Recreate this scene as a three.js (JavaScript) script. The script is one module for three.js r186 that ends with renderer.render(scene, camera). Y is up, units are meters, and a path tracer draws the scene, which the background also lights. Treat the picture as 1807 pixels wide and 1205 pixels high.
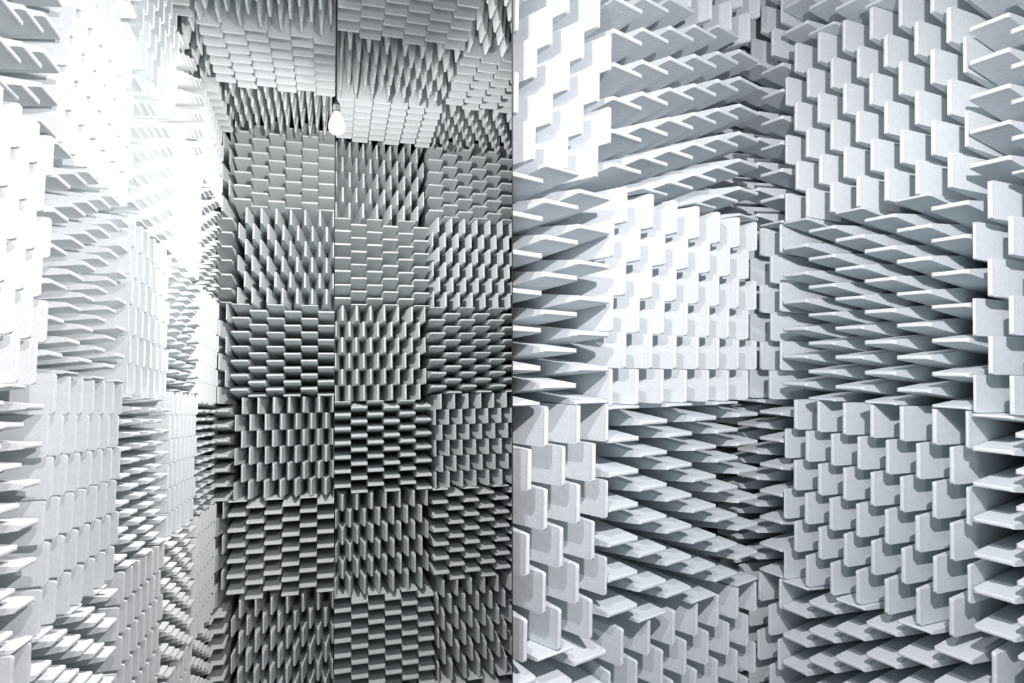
import * as THREE from 'three';
import { mergeGeometries } from 'three/addons/utils/BufferGeometryUtils.js';

// ---------------------------------------------------------------- camera, exposure
const scene = new THREE.Scene();
const V3 = (x, y, z) => new THREE.Vector3(x, y, z);
const LIFT = 2.95;                                   // floor level is y = 0
const FOCAL = 1150, WIDTH = 1807, HEIGHT = 1205;     // lens, in pixels of the frame
const camera = new THREE.PerspectiveCamera(THREE.MathUtils.radToDeg(2 * Math.atan(HEIGHT / 2 / FOCAL)), WIDTH / HEIGHT, 0.05, 60);
const camRight = V3(0.964124, -0.026861, 0.264089), camUp = V3(-0.002045, 0.994086, 0.108576), camBack = V3(-0.265444, -0.105221, 0.958368);
camera.position.set(0.587422, -0.684793 + LIFT, 4.164984);
camera.quaternion.setFromRotationMatrix(new THREE.Matrix4().makeBasis(camRight, camUp, camBack));
camera.updateMatrixWorld(true);
scene.add(camera);
scene.background = new THREE.Color(0x000000);

const renderer = new THREE.WebGLRenderer({ antialias: true });
renderer.toneMapping = THREE.LinearToneMapping;
renderer.toneMappingExposure = 1.2;
renderer.shadowMap.enabled = true;

// the lamps the two bays have: bare bulbs on cords (built further down, by bulbLamp)
const LAMPS = [
  { at: V3(0.6022, 0.542 + LIFT, 1.435), candela: 12.5, colour: [1.035, 0.975, 0.955] },
  { at: V3(0.55, 0.28 + LIFT, 3.70), candela: 4.0, colour: [1.05, 0.965, 0.98] },
  { at: V3(1.22, 0.06 + LIFT, 3.90), candela: 11.5, colour: [1.05, 0.965, 0.98] },
];

// ---------------------------------------------------------------- helpers
let seed = 20240611;
const rnd = () => { seed = (seed * 1664525 + 1013904223) >>> 0; return seed / 4294967296; };
const jit = (a) => (rnd() * 2 - 1) * a;
const taken = new Map();
function numbered(n) { const c = taken.get(n) || 0; taken.set(n, c + 1); return c ? `${n}_${String(c).padStart(3, '0')}` : n; }
function mesh(name, geo, mat, parent = scene) {
  const m = new THREE.Mesh(geo, mat); m.name = parent === scene ? numbered(name) : name;
  m.castShadow = m.receiveShadow = true; parent.add(m); return m;
}
function structure(name, geo, mat, label) {
  const m = mesh(name, geo, mat); m.userData = { kind: 'structure', label, category: name.split('_')[0] }; return m;
}
function slab(x0, x1, y0, y1, z0, z1) {
  const g = new THREE.BoxGeometry(x1 - x0, y1 - y0, z1 - z0); g.translate((x0 + x1) / 2, (y0 + y1) / 2, (z0 + z1) / 2); return g;
}

// fine cell structure of melamine foam: neutral speckle for relief, a little for tone
function foamTexture(size, amount, base) {
  const data = new Uint8Array(size * size * 4);
  const coarse = []; const cn = 32;
  for (let i = 0; i < cn * cn; i++) coarse.push(rnd());
  for (let y = 0; y < size; y++) for (let x = 0; x < size; x++) {
    const fx = x / size * cn, fy = y / size * cn, ix = Math.floor(fx), iy = Math.floor(fy), tx = fx - ix, ty = fy - iy;
    const c = (a, b) => coarse[((b + cn) % cn) * cn + ((a + cn) % cn)];
    const s = (c(ix, iy) * (1 - tx) + c(ix + 1, iy) * tx) * (1 - ty) + (c(ix, iy + 1) * (1 - tx) + c(ix + 1, iy + 1) * tx) * ty;
    const v = base + amount * (rnd() - 0.5) + amount * 0.7 * (s - 0.5);
    const k = (y * size + x) * 4; data[k] = data[k + 1] = data[k + 2] = Math.max(0, Math.min(255, v)); data[k + 3] = 255;
  }
  const t = new THREE.DataTexture(data, size, size); t.wrapS = t.wrapT = THREE.RepeatWrapping; t.magFilter = THREE.LinearFilter;
  t.minFilter = THREE.LinearMipmapLinearFilter; t.generateMipmaps = true; t.needsUpdate = true; return t;
}
const toneMap = foamTexture(256, 14, 246); toneMap.colorSpace = THREE.SRGBColorSpace;
const cellMap = foamTexture(256, 160, 128);
function foam(r, g, b) {
  return new THREE.MeshStandardMaterial({ color: new THREE.Color().setRGB(r, g, b), roughness: 1, metalness: 0, map: toneMap, bumpMap: cellMap, bumpScale: 0.0006 });
}
// three batches of foam that differ a shade, for each bay
const FOAM = {
  left: [foam(0.685, 0.738, 0.752), foam(0.67, 0.728, 0.744), foam(0.695, 0.744, 0.754)],
  right: [foam(0.672, 0.748, 0.782), foam(0.658, 0.738, 0.772), foam(0.682, 0.753, 0.784)],
};
const plain = (r, g, b, rough = 0.9, metal = 0) => new THREE.MeshStandardMaterial({ color: new THREE.Color().setRGB(r, g, b), roughness: rough, metalness: metal });
const M = {
  board: plain(0.055, 0.075, 0.10), floor: plain(0.40, 0.405, 0.41), shell: plain(0.58, 0.59, 0.595), sheet: plain(0.06, 0.06, 0.065, 0.8),
  cord: plain(0.05, 0.05, 0.055, 0.6), cap: plain(0.14, 0.14, 0.15, 0.45, 0.4), metal: plain(0.72, 0.72, 0.73, 0.42, 0.55), ring: plain(0.03, 0.03, 0.035, 0.5), collar: plain(0.75, 0.75, 0.75, 0.5),
};

// ---------------------------------------------------------------- foam wedges
const BASE = 0.12, DEPTH = 0.38, LINING = BASE + DEPTH;
// a stack of rectangles lofted into a closed, blunt-tipped wedge; rows are [z, x0, x1, halfLength]
function loft(rows) {
  const pos = [], uv = [];
  const quad = (a, b, c, d) => { for (const p of [a, b, c, a, c, d]) pos.push(p[0], p[1], p[2]); };
  const ring = ([z, x0, x1, h]) => [[x0, -h, z], [x1, -h, z], [x1, h, z], [x0, h, z]];
  for (let i = 0; i + 1 < rows.length; i++) {
    const a = ring(rows[i]), b = ring(rows[i + 1]);
    for (let k = 0; k < 4; k++) quad(a[k], a[(k + 1) % 4], b[(k + 1) % 4], b[k]);
  }
  const t = ring(rows[rows.length - 1]); quad(t[0], t[1], t[2], t[3]);
  const o = ring(rows[0]); quad(o[3], o[2], o[1], o[0]);
  for (let i = 0; i < pos.length; i += 3) uv.push((pos[i] + pos[i + 1]) / 0.25, (pos[i + 2] + pos[i + 1] * 0.37) / 0.25);
  const g = new THREE.BufferGeometry();
  g.setAttribute('position', new THREE.Float32BufferAttribute(pos, 3));
  g.setAttribute('uv', new THREE.Float32BufferAttribute(uv, 2));
  g.computeVertexNormals(); return g;
}
function wedgeGeometry(period, slice, tip = 0.0062, lean = 0) {
  const h = slice / 2 - 0.0005, b = period / 2 - 0.0004, D = DEPTH, L = lean;
  return loft([[0, -b, b, h], [D - 0.010, -tip + L, tip + L, h], [D - 0.004, -tip * 0.95 + L, tip * 0.95 + L, h - 0.0015], [D - 0.001, -tip * 0.7 + L, tip * 0.7 + L, h - 0.005], [D, -tip * 0.3 + L, tip * 0.3 + L, h - 0.009]]);
}
// half wedge: its flat side stands flush with the edge of the panel (x = 0), it slopes towards -x
function halfWedgeGeometry(period, slice) {
  const h = slice / 2 - 0.0005, b = period / 2 - 0.0004, D = DEPTH, t = 0.0085;
  return loft([[0, -b, 0, h], [D - 0.010, -t, 0, h], [D - 0.004, -t * 0.95, -0.0003, h - 0.0015], [D - 0.001, -t * 0.8, -0.002, h - 0.005], [D, -t * 0.6, -0.0035, h - 0.009]]);
}
const kits = new Map();
function kit(length, height) {                       // length: along the saw-tooth, height: across the six strips
  const key = `${length.toFixed(4)} ${height.toFixed(4)}`;
  if (!kits.has(key)) {
    const period = (length - 0.002) / 6.5, slice = (height - 0.0022) / 6;
    const base = new THREE.BoxGeometry(length - 0.001, slice - 0.001, BASE); base.translate(0, 0, BASE / 2);
    kits.set(key, { length, height, period, slice, base: base.toNonIndexed(), half: halfWedgeGeometry(period, slice),
      full: [wedgeGeometry(period, slice), wedgeGeometry(period, slice, 0.0066, 0.0012), wedgeGeometry(period, slice, 0.0058, -0.0010)] });
  }
  return kits.get(key);
}

// cut a closed convex geometry with the plane n.p <= d (in its own space); null when nothing is left
function cut(geo, n, d) {
  const p = geo.attributes.position, out = [], rim = [];
  for (let i = 0; i < p.count; i += 3) {
    const poly = [0, 1, 2].map((k) => V3().fromBufferAttribute(p, i + k)), keep = [];
    for (let k = 0; k < 3; k++) {
      const a = poly[k], b = poly[(k + 1) % 3], da = n.dot(a) - d, db = n.dot(b) - d;
      if (da <= 0) keep.push(a);
      if ((da < 0 && db > 0) || (da > 0 && db < 0)) { const q = a.clone().lerp(b, da / (da - db)); keep.push(q); rim.push(q); }
    }
    for (let k = 1; k + 1 < keep.length; k++) out.push(keep[0], keep[k], keep[k + 1]);
  }
  if (!out.length) return null;
  if (rim.length > 2) {
    const c = rim.reduce((s, q) => s.add(q), V3()).divideScalar(rim.length);
    const u = rim[0].clone().sub(c).normalize(), v = n.clone().normalize().cross(u);
    const sorted = rim.map((q) => ({ q, t: Math.atan2(q.clone().sub(c).dot(v), q.clone().sub(c).dot(u)) })).sort((a, b) => a.t - b.t);
    for (let k = 0; k < sorted.length; k++) { const a = sorted[k].q, b = sorted[(k + 1) % sorted.length].q; if (a.distanceTo(b) > 1e-6) out.push(c, a, b); }
  }
  const pos = [], uv = [];
  for (const q of out) { pos.push(q.x, q.y, q.z); uv.push((q.x + q.y) / 0.25, (q.z + q.y * 0.37) / 0.25); }
  const g = new THREE.BufferGeometry();
  g.setAttribute('position', new THREE.Float32BufferAttribute(pos, 3));
  g.setAttribute('uv', new THREE.Float32BufferAttribute(uv, 2));
  g.computeVertexNormals(); return g;
}
// mesh of a panel piece, trimmed by world planes where the lining was cut to fit; returns null if cut away
function fitted(name, geo, mat, parent, at, flip, planes, panelMatrix) {
  const local = new THREE.Matrix4().makeRotationZ(flip ? Math.PI : 0).setPosition(at);
  if (planes.length) {
    const world = panelMatrix.clone().multiply(local);
    for (const pl of planes) {
      const q = pl.clone().applyMatrix4(world.clone().invert());   // to the piece's own space
      const p = geo.attributes.position; let lo = Infinity, hi = -Infinity; const v = V3();
      for (let i = 0; i < p.count; i++) { const s = q.distanceToPoint(v.fromBufferAttribute(p, i)); lo = Math.min(lo, s); hi = Math.max(hi, s); }
      if (lo > -0.004) return null;
      if (hi > 0) { geo = cut(geo, q.normal, -q.constant); if (!geo) return null; }
    }
  }
  return { name, geo, mat, at, flip, parent };
}

const panels = [];
// one foam panel: six strips side by side, every second one turned end for end, each with six wedges and a half wedge
// eu: to the right seen from inside the room, en: out of the wall; at: middle of the panel in the plane of the wedge tips
function foamPanel({ at, eu, en, level, length, height, mats, label, group, planes = [] }) {
  const k = kit(length, height);
  const up = en.clone().cross(eu).normalize();
  const root = new THREE.Group();
  const m = new THREE.Matrix4().makeBasis(eu, up, en);
  root.quaternion.setFromRotationMatrix(m);
  if (level) root.rotateZ(-Math.PI / 2);
  root.rotateZ(jit(0.0012)); root.rotateX(jit(0.0012)); root.rotateY(jit(0.0012));
  root.position.copy(at).addScaledVector(en, -LINING + jit(0.003));
  root.updateMatrix();
  const near = planes.filter((pl) => pl.distanceToPoint(at) > -0.95);
  const mat = mats[Math.floor(rnd() * mats.length)];
  for (let r = 0; r < 6; r++) {
    const y = (2.5 - r) * k.slice, turned = r % 2 === 1, dz = jit(0.0025), dx = jit(0.0015);
    const strip = fitted('foam_strip', k.base, mat, root, V3(dx, y, dz), false, near, root.matrix);
    const pieces = [];
    for (let i = 0; i < 7; i++) {
      const x = (i === 6 ? 3.25 : i - 2.75) * k.period;
      const geo = i === 6 ? k.half : k.full[Math.floor(rnd() * 3)];
      const w = fitted(i === 6 ? 'half_wedge' : 'wedge', geo, mat, root, V3((turned ? -x : x) + dx, y, BASE + dz), turned, near, root.matrix);
      if (w) pieces.push(w);
    }
    if (!strip && !pieces.length) continue;
    let s = root;                                    // where the divider cut the strip's back away, the wedge ends are parts of the panel itself
    if (strip) { s = mesh(strip.name, strip.geo, mat, root); s.position.copy(strip.at); }
    for (const w of pieces) { const c = mesh(w.name, w.geo, mat, s); c.position.copy(w.at); if (strip) c.position.sub(strip.at); if (w.flip) c.rotation.z = Math.PI; }
  }
  if (!root.children.length) return null;
  root.name = numbered('foam_panel');
  root.userData = { label, category: 'foam panel', group };
  scene.add(root); panels.push(root); return root;
}
// does the frame (with a margin) show any of a block of lining?
const view = camera.matrixWorldInverse.copy(camera.matrixWorld).invert();
function inView(at, eu, en, w, h, margin) {
  const up = en.clone().cross(eu), pts = [];
  for (const a of [-0.5, 0, 0.5]) for (const b of [-0.5, 0, 0.5]) for (const c of [0, -LINING]) {
    const q = at.clone().addScaledVector(eu, a * w).addScaledVector(up, b * h).addScaledVector(en, c).applyMatrix4(view);
    if (q.z < -0.15) pts.push([WIDTH / 2 + FOCAL * q.x / -q.z, HEIGHT / 2 - FOCAL * q.y / -q.z]);
  }
  if (!pts.length) return false;
  const xs = pts.map((p) => p[0]), ys = pts.map((p) => p[1]);
  return Math.max(...xs) > -margin && Math.min(...xs) < WIDTH + margin && Math.max(...ys) > -margin && Math.min(...ys) < HEIGHT + margin;
}

// ---------------------------------------------------------------- the two bays
const CEIL = 1.554 + LIFT, X = V3(1, 0, 0), Y = V3(0, 1, 0), Z = V3(0, 0, 1);
const divider = (side) => new THREE.Plane().setFromNormalAndCoplanarPoint(camRight.clone().multiplyScalar(side), camera.position.clone().addScaledVector(camRight, -side * 0.002));
const leftOnly = divider(1), rightOnly = divider(-1);

structure('floor', slab(-0.8, 4.2, -0.12, 0, -0.8, 6.4), M.floor, 'dark grey floor of the test chamber');
structure('ceiling', slab(-0.8, 4.2, CEIL, CEIL + 0.12, -0.8, 6.4), M.board, 'dark ceiling board behind the foam wedges');
structure('wall_back', slab(-0.8, 4.2, 0, CEIL, -0.62, -0.502), M.board, 'dark board wall behind the far foam panels');
structure('wall_left', slab(-0.68, -0.560, 0, CEIL, -0.502, 6.4), M.board, 'dark board wall behind the bright side panels');
structure('wall_front', slab(-0.560, 4.2, 0, CEIL, 6.28, 6.4), M.shell, 'grey wall behind the viewer');
structure('wall_right', slab(4.08, 4.2, 0, CEIL, -0.502, 6.28), M.shell, 'grey outer wall beyond the corner bay');

// thin dark sheet that divides the two bays, seen end on from the doorway
{
  const shape = new THREE.Shape();
  const b = (a, y) => (y - camera.position.y + a * camBack.y) / camUp.y;
  const a0 = 1.45, a1 = 4.78;
  shape.moveTo(a0, b(a0, 0)); shape.lineTo(a1, b(a1, 0)); shape.lineTo(a1, b(a1, CEIL)); shape.lineTo(a0, b(a0, CEIL)); shape.closePath();
  const g = new THREE.ExtrudeGeometry(shape, { depth: 0.0008, bevelEnabled: false }); g.translate(0, 0, -0.0004);
  g.applyMatrix4(new THREE.Matrix4().makeBasis(camBack.clone().negate(), camUp, camRight).setPosition(camera.position));
  structure('wall_divider', g, M.sheet, 'thin dark sheet dividing the two bays');
}

const TH = ['top', 'second', 'third', 'fourth', 'fifth', 'sixth', 'bottom'];
const kindWord = (level) => (level ? 'level' : 'upright');
// left bay: panels 0.6 across their strips, 0.565 along the saw-tooth; two rows together make one course
const W = 0.6, L = 0.565, COURSE = W + L;
function rowSpan(row, level) {                       // top edge and height; rows pair up into courses, row 2 starts at LIFT
  const h = level ? L : W, course = Math.floor(row / 2), first = row % 2 === 0;
  const top = LIFT + COURSE - course * COURSE - (first ? 0 : COURSE - h);
  return { y: top - h / 2, h };
}
// far wall
const inset = new THREE.Plane(V3(-1, 0, 0), -0.552);
for (let c = -1; c <= 2; c++) for (let r = 0; r <= 6; r++) {
  const level = ((c + r) % 2 + 2) % 2 === 0;
  const { y, h } = rowSpan(r, level), at = V3(c * W + W / 2 - (c > 0 ? 0.0016 : 0) + (level ? 0 : c === 0 ? 0.013 : c === 1 ? -0.013 : 0), y, 0);
  if (!inView(at, X, Z, W, h, 60)) continue;
  const col = { '-1': 'corner sliver of the far wall', 0: 'left column', 1: 'middle column', 2: 'right column' }[c];
  foamPanel({ at, eu: X, en: Z, level, length: L, height: W, mats: FOAM.left, planes: c < 0 ? [leftOnly, inset] : [leftOnly], group: 'panels of the far wall',
    label: `white foam panel of ${kindWord(level)} wedges, ${TH[r]} row, ${col}${c < 0 ? '' : ' of the far wall'}` });
}
// bright side wall on the left; columns counted from the far corner
const SX = -0.056, NZ = V3(0, 0, -1);
const trim = new THREE.Plane(V3(0, 1, 0), -(1.04 + LIFT));
for (let c = 0; c <= 5; c++) for (let r = 0; r <= 6; r++) {
  const level = (c + r) % 2 === 1;
  const { y, h } = rowSpan(r, level), at = V3(SX, y, c * W + W / 2 + 0.006);
  if (!inView(at, NZ, X, W, h, 60)) continue;
  foamPanel({ at, eu: NZ, en: X, level, length: L, height: W, mats: FOAM.left, planes: [trim], group: 'panels of the bright side wall',
    label: `white foam panel of ${kindWord(level)} wedges, ${TH[r]} row, ${['first', 'second', 'third', 'fourth', 'fifth', 'sixth'][c]} column from corner, side wall` });
}
// ceiling of the left bay; rows counted from the far wall, seen from below with the far wall at the bottom
const DOWN = V3(0, -1, 0), CY = 1.054 + LIFT;
for (let c = -1; c <= 3; c++) for (let r = 0; r <= 3; r++) {
  const across = ((c + r) % 2 + 2) % 2 === 1;        // wedges running across the view
  const h = across ? L : W, at = V3(c * W + W / 2 + (c > 0 ? 0.0042 : 0), CY, r * W + W / 2 + 0.006);
  if (!inView(at, X, DOWN, W, W, 60)) continue;
  const col = { '-1': 'narrow column over side wall', 0: 'column left of the bulb', 1: 'column right of the bulb', 2: 'second column right of bulb', 3: 'last column by the divider' }[c];
  foamPanel({ at, eu: X, en: DOWN, level: across, length: L, height: W, mats: FOAM.left, planes: [leftOnly], group: 'panels of the ceiling',
    label: `white foam ceiling panel, ${across ? 'crosswise wedges' : 'spiky wedges'}, ${['first', 'second', 'third', 'fourth'][r]} row, ${col}` });
}

// right bay: two walls that meet in a corner; rows counted from the seam level with the middle panels
const CORNER = V3(2.043402, -0.074872 + LIFT, 2.299204), eD = V3(-0.022395, -0.996492, -0.08063), eR = V3(0.24622, -0.083664, 0.965596), eL = V3(-0.918509, -0.011338, 0.395238);
const rUp = eD.clone().negate();
const nL = rUp.clone().cross(eL).normalize(), nR = eR.clone().cross(rUp).normalize();
const RL = 0.592, RW = 0.6;
function bayPanel(c, r, side) {
  const stretch = side === 'L' ? 1.2 : 0.95, pitch = W * stretch, u0 = side === 'L' ? 0.081 : 0.0397;
  const eu = side === 'L' ? eL.clone().negate() : eR.clone(), en = side === 'L' ? nL : nR;
  const level = side === 'L' ? ((c + r) % 2 + 2) % 2 === 1 : ((c + r) % 2 + 2) % 2 === 0;
  const h = level ? RL : RW, course = Math.floor(r / 2), first = ((r % 2) + 2) % 2 === 0;
  const y0 = course * (RL + RW) + (first ? 0 : RL + RW - h);
  const u = u0 + (c + 0.5) * pitch;
  const at = CORNER.clone().addScaledVector(side === 'L' ? eL : eR, u).addScaledVector(eD, y0 + h / 2);
  if (!inView(at, eu, en, pitch, h, 60)) return;
  const rowWord = { '-2': 'topmost row', '-1': 'row above the middle', 0: 'middle row', 1: 'row below the middle', 2: 'bottom row' }[r];
  const colWord = side === 'L' ? ['beside the corner', 'far column'][c] || 'hidden end' : { '-1': 'tucked behind the corner', 0: 'just right of corner', 1: 'at right edge' }[c] || 'outermost column';
  foamPanel({ at, eu, en, level, length: level ? RL : RL * stretch, height: level ? RW * stretch : RW, mats: FOAM.right, planes: [rightOnly],
    group: side === 'L' ? 'panels left of the corner' : 'panels right of the corner',
    label: `bluish foam panel of ${kindWord(level)} wedges, ${rowWord}, ${side === 'L' ? 'left of corner, ' : ''}${colWord}` });
}
for (let r = -2; r <= 2; r++) { for (let c = 0; c <= 1; c++) bayPanel(c, r, 'L'); for (let c = -1; c <= 1; c++) bayPanel(c, r, 'R'); }

// boards behind the two walls of the corner bay
{
  const board = (o, dir, n, a0, a1, name, label) => {
    const shape = new THREE.Shape(); const t = 0.06;
    const p = (a, k) => o.clone().addScaledVector(dir, a).addScaledVector(n, -LINING - 0.008 - k);
    const q = [p(a0, 0), p(a1, 0), p(a1, t), p(a0, t)];
    shape.moveTo(q[0].x, -q[0].z); for (const v of q.slice(1)) shape.lineTo(v.x, -v.z); shape.closePath();
    const g = new THREE.ExtrudeGeometry(shape, { depth: CEIL, bevelEnabled: false }); g.rotateX(-Math.PI / 2);
    return { g, name, label };
  };
  const flat = (v) => V3(v.x, 0, v.z).normalize();
  const o = CORNER.clone().setY(0);
  // the walls lean back a little, so the boards stand clear behind the lowest panels
  const b1 = board(o.clone().addScaledVector(flat(nL), -0.2), flat(eL), flat(nL), -0.75, 2.2, 'wall_corner_left', 'dark board wall left of the corner');
  const b2 = board(o.clone().addScaledVector(flat(nR), -0.05), flat(eR), flat(nR), -0.85, 2.9, 'wall_corner_right', 'dark board wall right of the corner');
  structure(b1.name, cut(b1.g, rightOnly.normal, -rightOnly.constant), M.board, b1.label); structure(b2.name, b2.g, M.board, b2.label);
}

// a crumb of foam lying on one of the level wedges
{
  const g = new THREE.IcosahedronGeometry(0.0045, 1), p = g.attributes.position, v = V3();
  for (let i = 0; i < p.count; i++) { v.fromBufferAttribute(p, i); const k = 1 + 0.25 * Math.sin(v.x * 900 + v.y * 1300 + v.z * 700); p.setXYZ(i, v.x * 1.5 * k, v.y * 0.85 * k, v.z * 0.9 * k); }
  g.computeVertexNormals();
  const crumb = mesh('lint_crumb', g, FOAM.right[2]);
  crumb.position.copy(CORNER).addScaledVector(eL, 0.755).addScaledVector(eD, 0.691 - 0.0155).addScaledVector(nL, -0.055);
  crumb.userData = { label: 'tiny foam crumb lying on a level wedge left of the corner', category: 'crumb' };
}

// ---------------------------------------------------------------- lamps
function bulbLamp({ at, candela, colour }, label, top) {
  const root = new THREE.Group(); root.name = numbered('hanging_bulb'); root.position.copy(at);
  root.userData = { label, category: 'light bulb', group: 'bare bulbs on cords' }; scene.add(root);
  const tint = new THREE.Color().setRGB(...colour);
  const lathe = (pts, n = 24) => new THREE.LatheGeometry(pts.map(([r, y]) => new THREE.Vector2(r, y)), n);
  mesh('cord', new THREE.TubeGeometry(new THREE.LineCurve3(V3(0, 0.088, 0), V3(0, top - at.y, 0)), 4, 0.0015, 8), M.cord, root);
  const holder = mesh('lamp_holder', lathe([[0, 0.079], [0.0135, 0.078], [0.0145, 0.074], [0.0145, 0.046], [0.0125, 0.044], [0, 0.044]]), M.metal, root);
  mesh('holder_cap', lathe([[0, 0.098], [0.004, 0.097], [0.006, 0.092], [0.0125, 0.082], [0.0148, 0.077], [0.0148, 0.0755], [0, 0.0755]]), M.cap, holder);
  mesh('holder_ring', lathe([[0.0146, 0.0495], [0.0158, 0.0485], [0.0158, 0.0455], [0.0146, 0.0445]]), M.ring, holder);
  const seam = new THREE.BoxGeometry(0.0012, 0.024, 0.0012); seam.translate(0.0008, 0.061, 0.0146); mesh('holder_seam', seam, M.ring, holder);
  const glass = new THREE.MeshStandardMaterial({ color: 0xffffff, roughness: 0.4, emissive: tint, emissiveIntensity: 6 });
  // frosted envelope, and the opaque mounting plate inside it that keeps the light off the ceiling
  const envelope = mesh('glass_bulb', lathe([[0, -0.052], [0.012, -0.0505], [0.023, -0.045], [0.0310, -0.035], [0.0340, -0.022], [0.0330, -0.008], [0.0285, 0.008], [0.0215, 0.024], [0.0160, 0.036], [0.0132, 0.046]], 32), glass, root);
  mesh('mounting_plate', lathe([[0, -0.009], [0.0312, -0.009], [0.0312, -0.006], [0.012, 0.030], [0, 0.030]], 32), M.collar, envelope);
  const light = new THREE.PointLight(tint, candela, 0, 2); light.position.set(0, -0.0165, 0); light.name = 'bulb_light';
  light.castShadow = true; light.shadow.radius = 1.0; root.add(light);
  return root;
}
bulbLamp(LAMPS[0], 'glowing bare bulb in a metal holder hanging on a cord from the ceiling', CEIL);
bulbLamp(LAMPS[1], 'bare bulb hanging in the doorway in front of the divider', CEIL);
bulbLamp(LAMPS[2], 'bare bulb hanging low near the right wall of the corner bay', CEIL);

renderer.render(scene, camera);
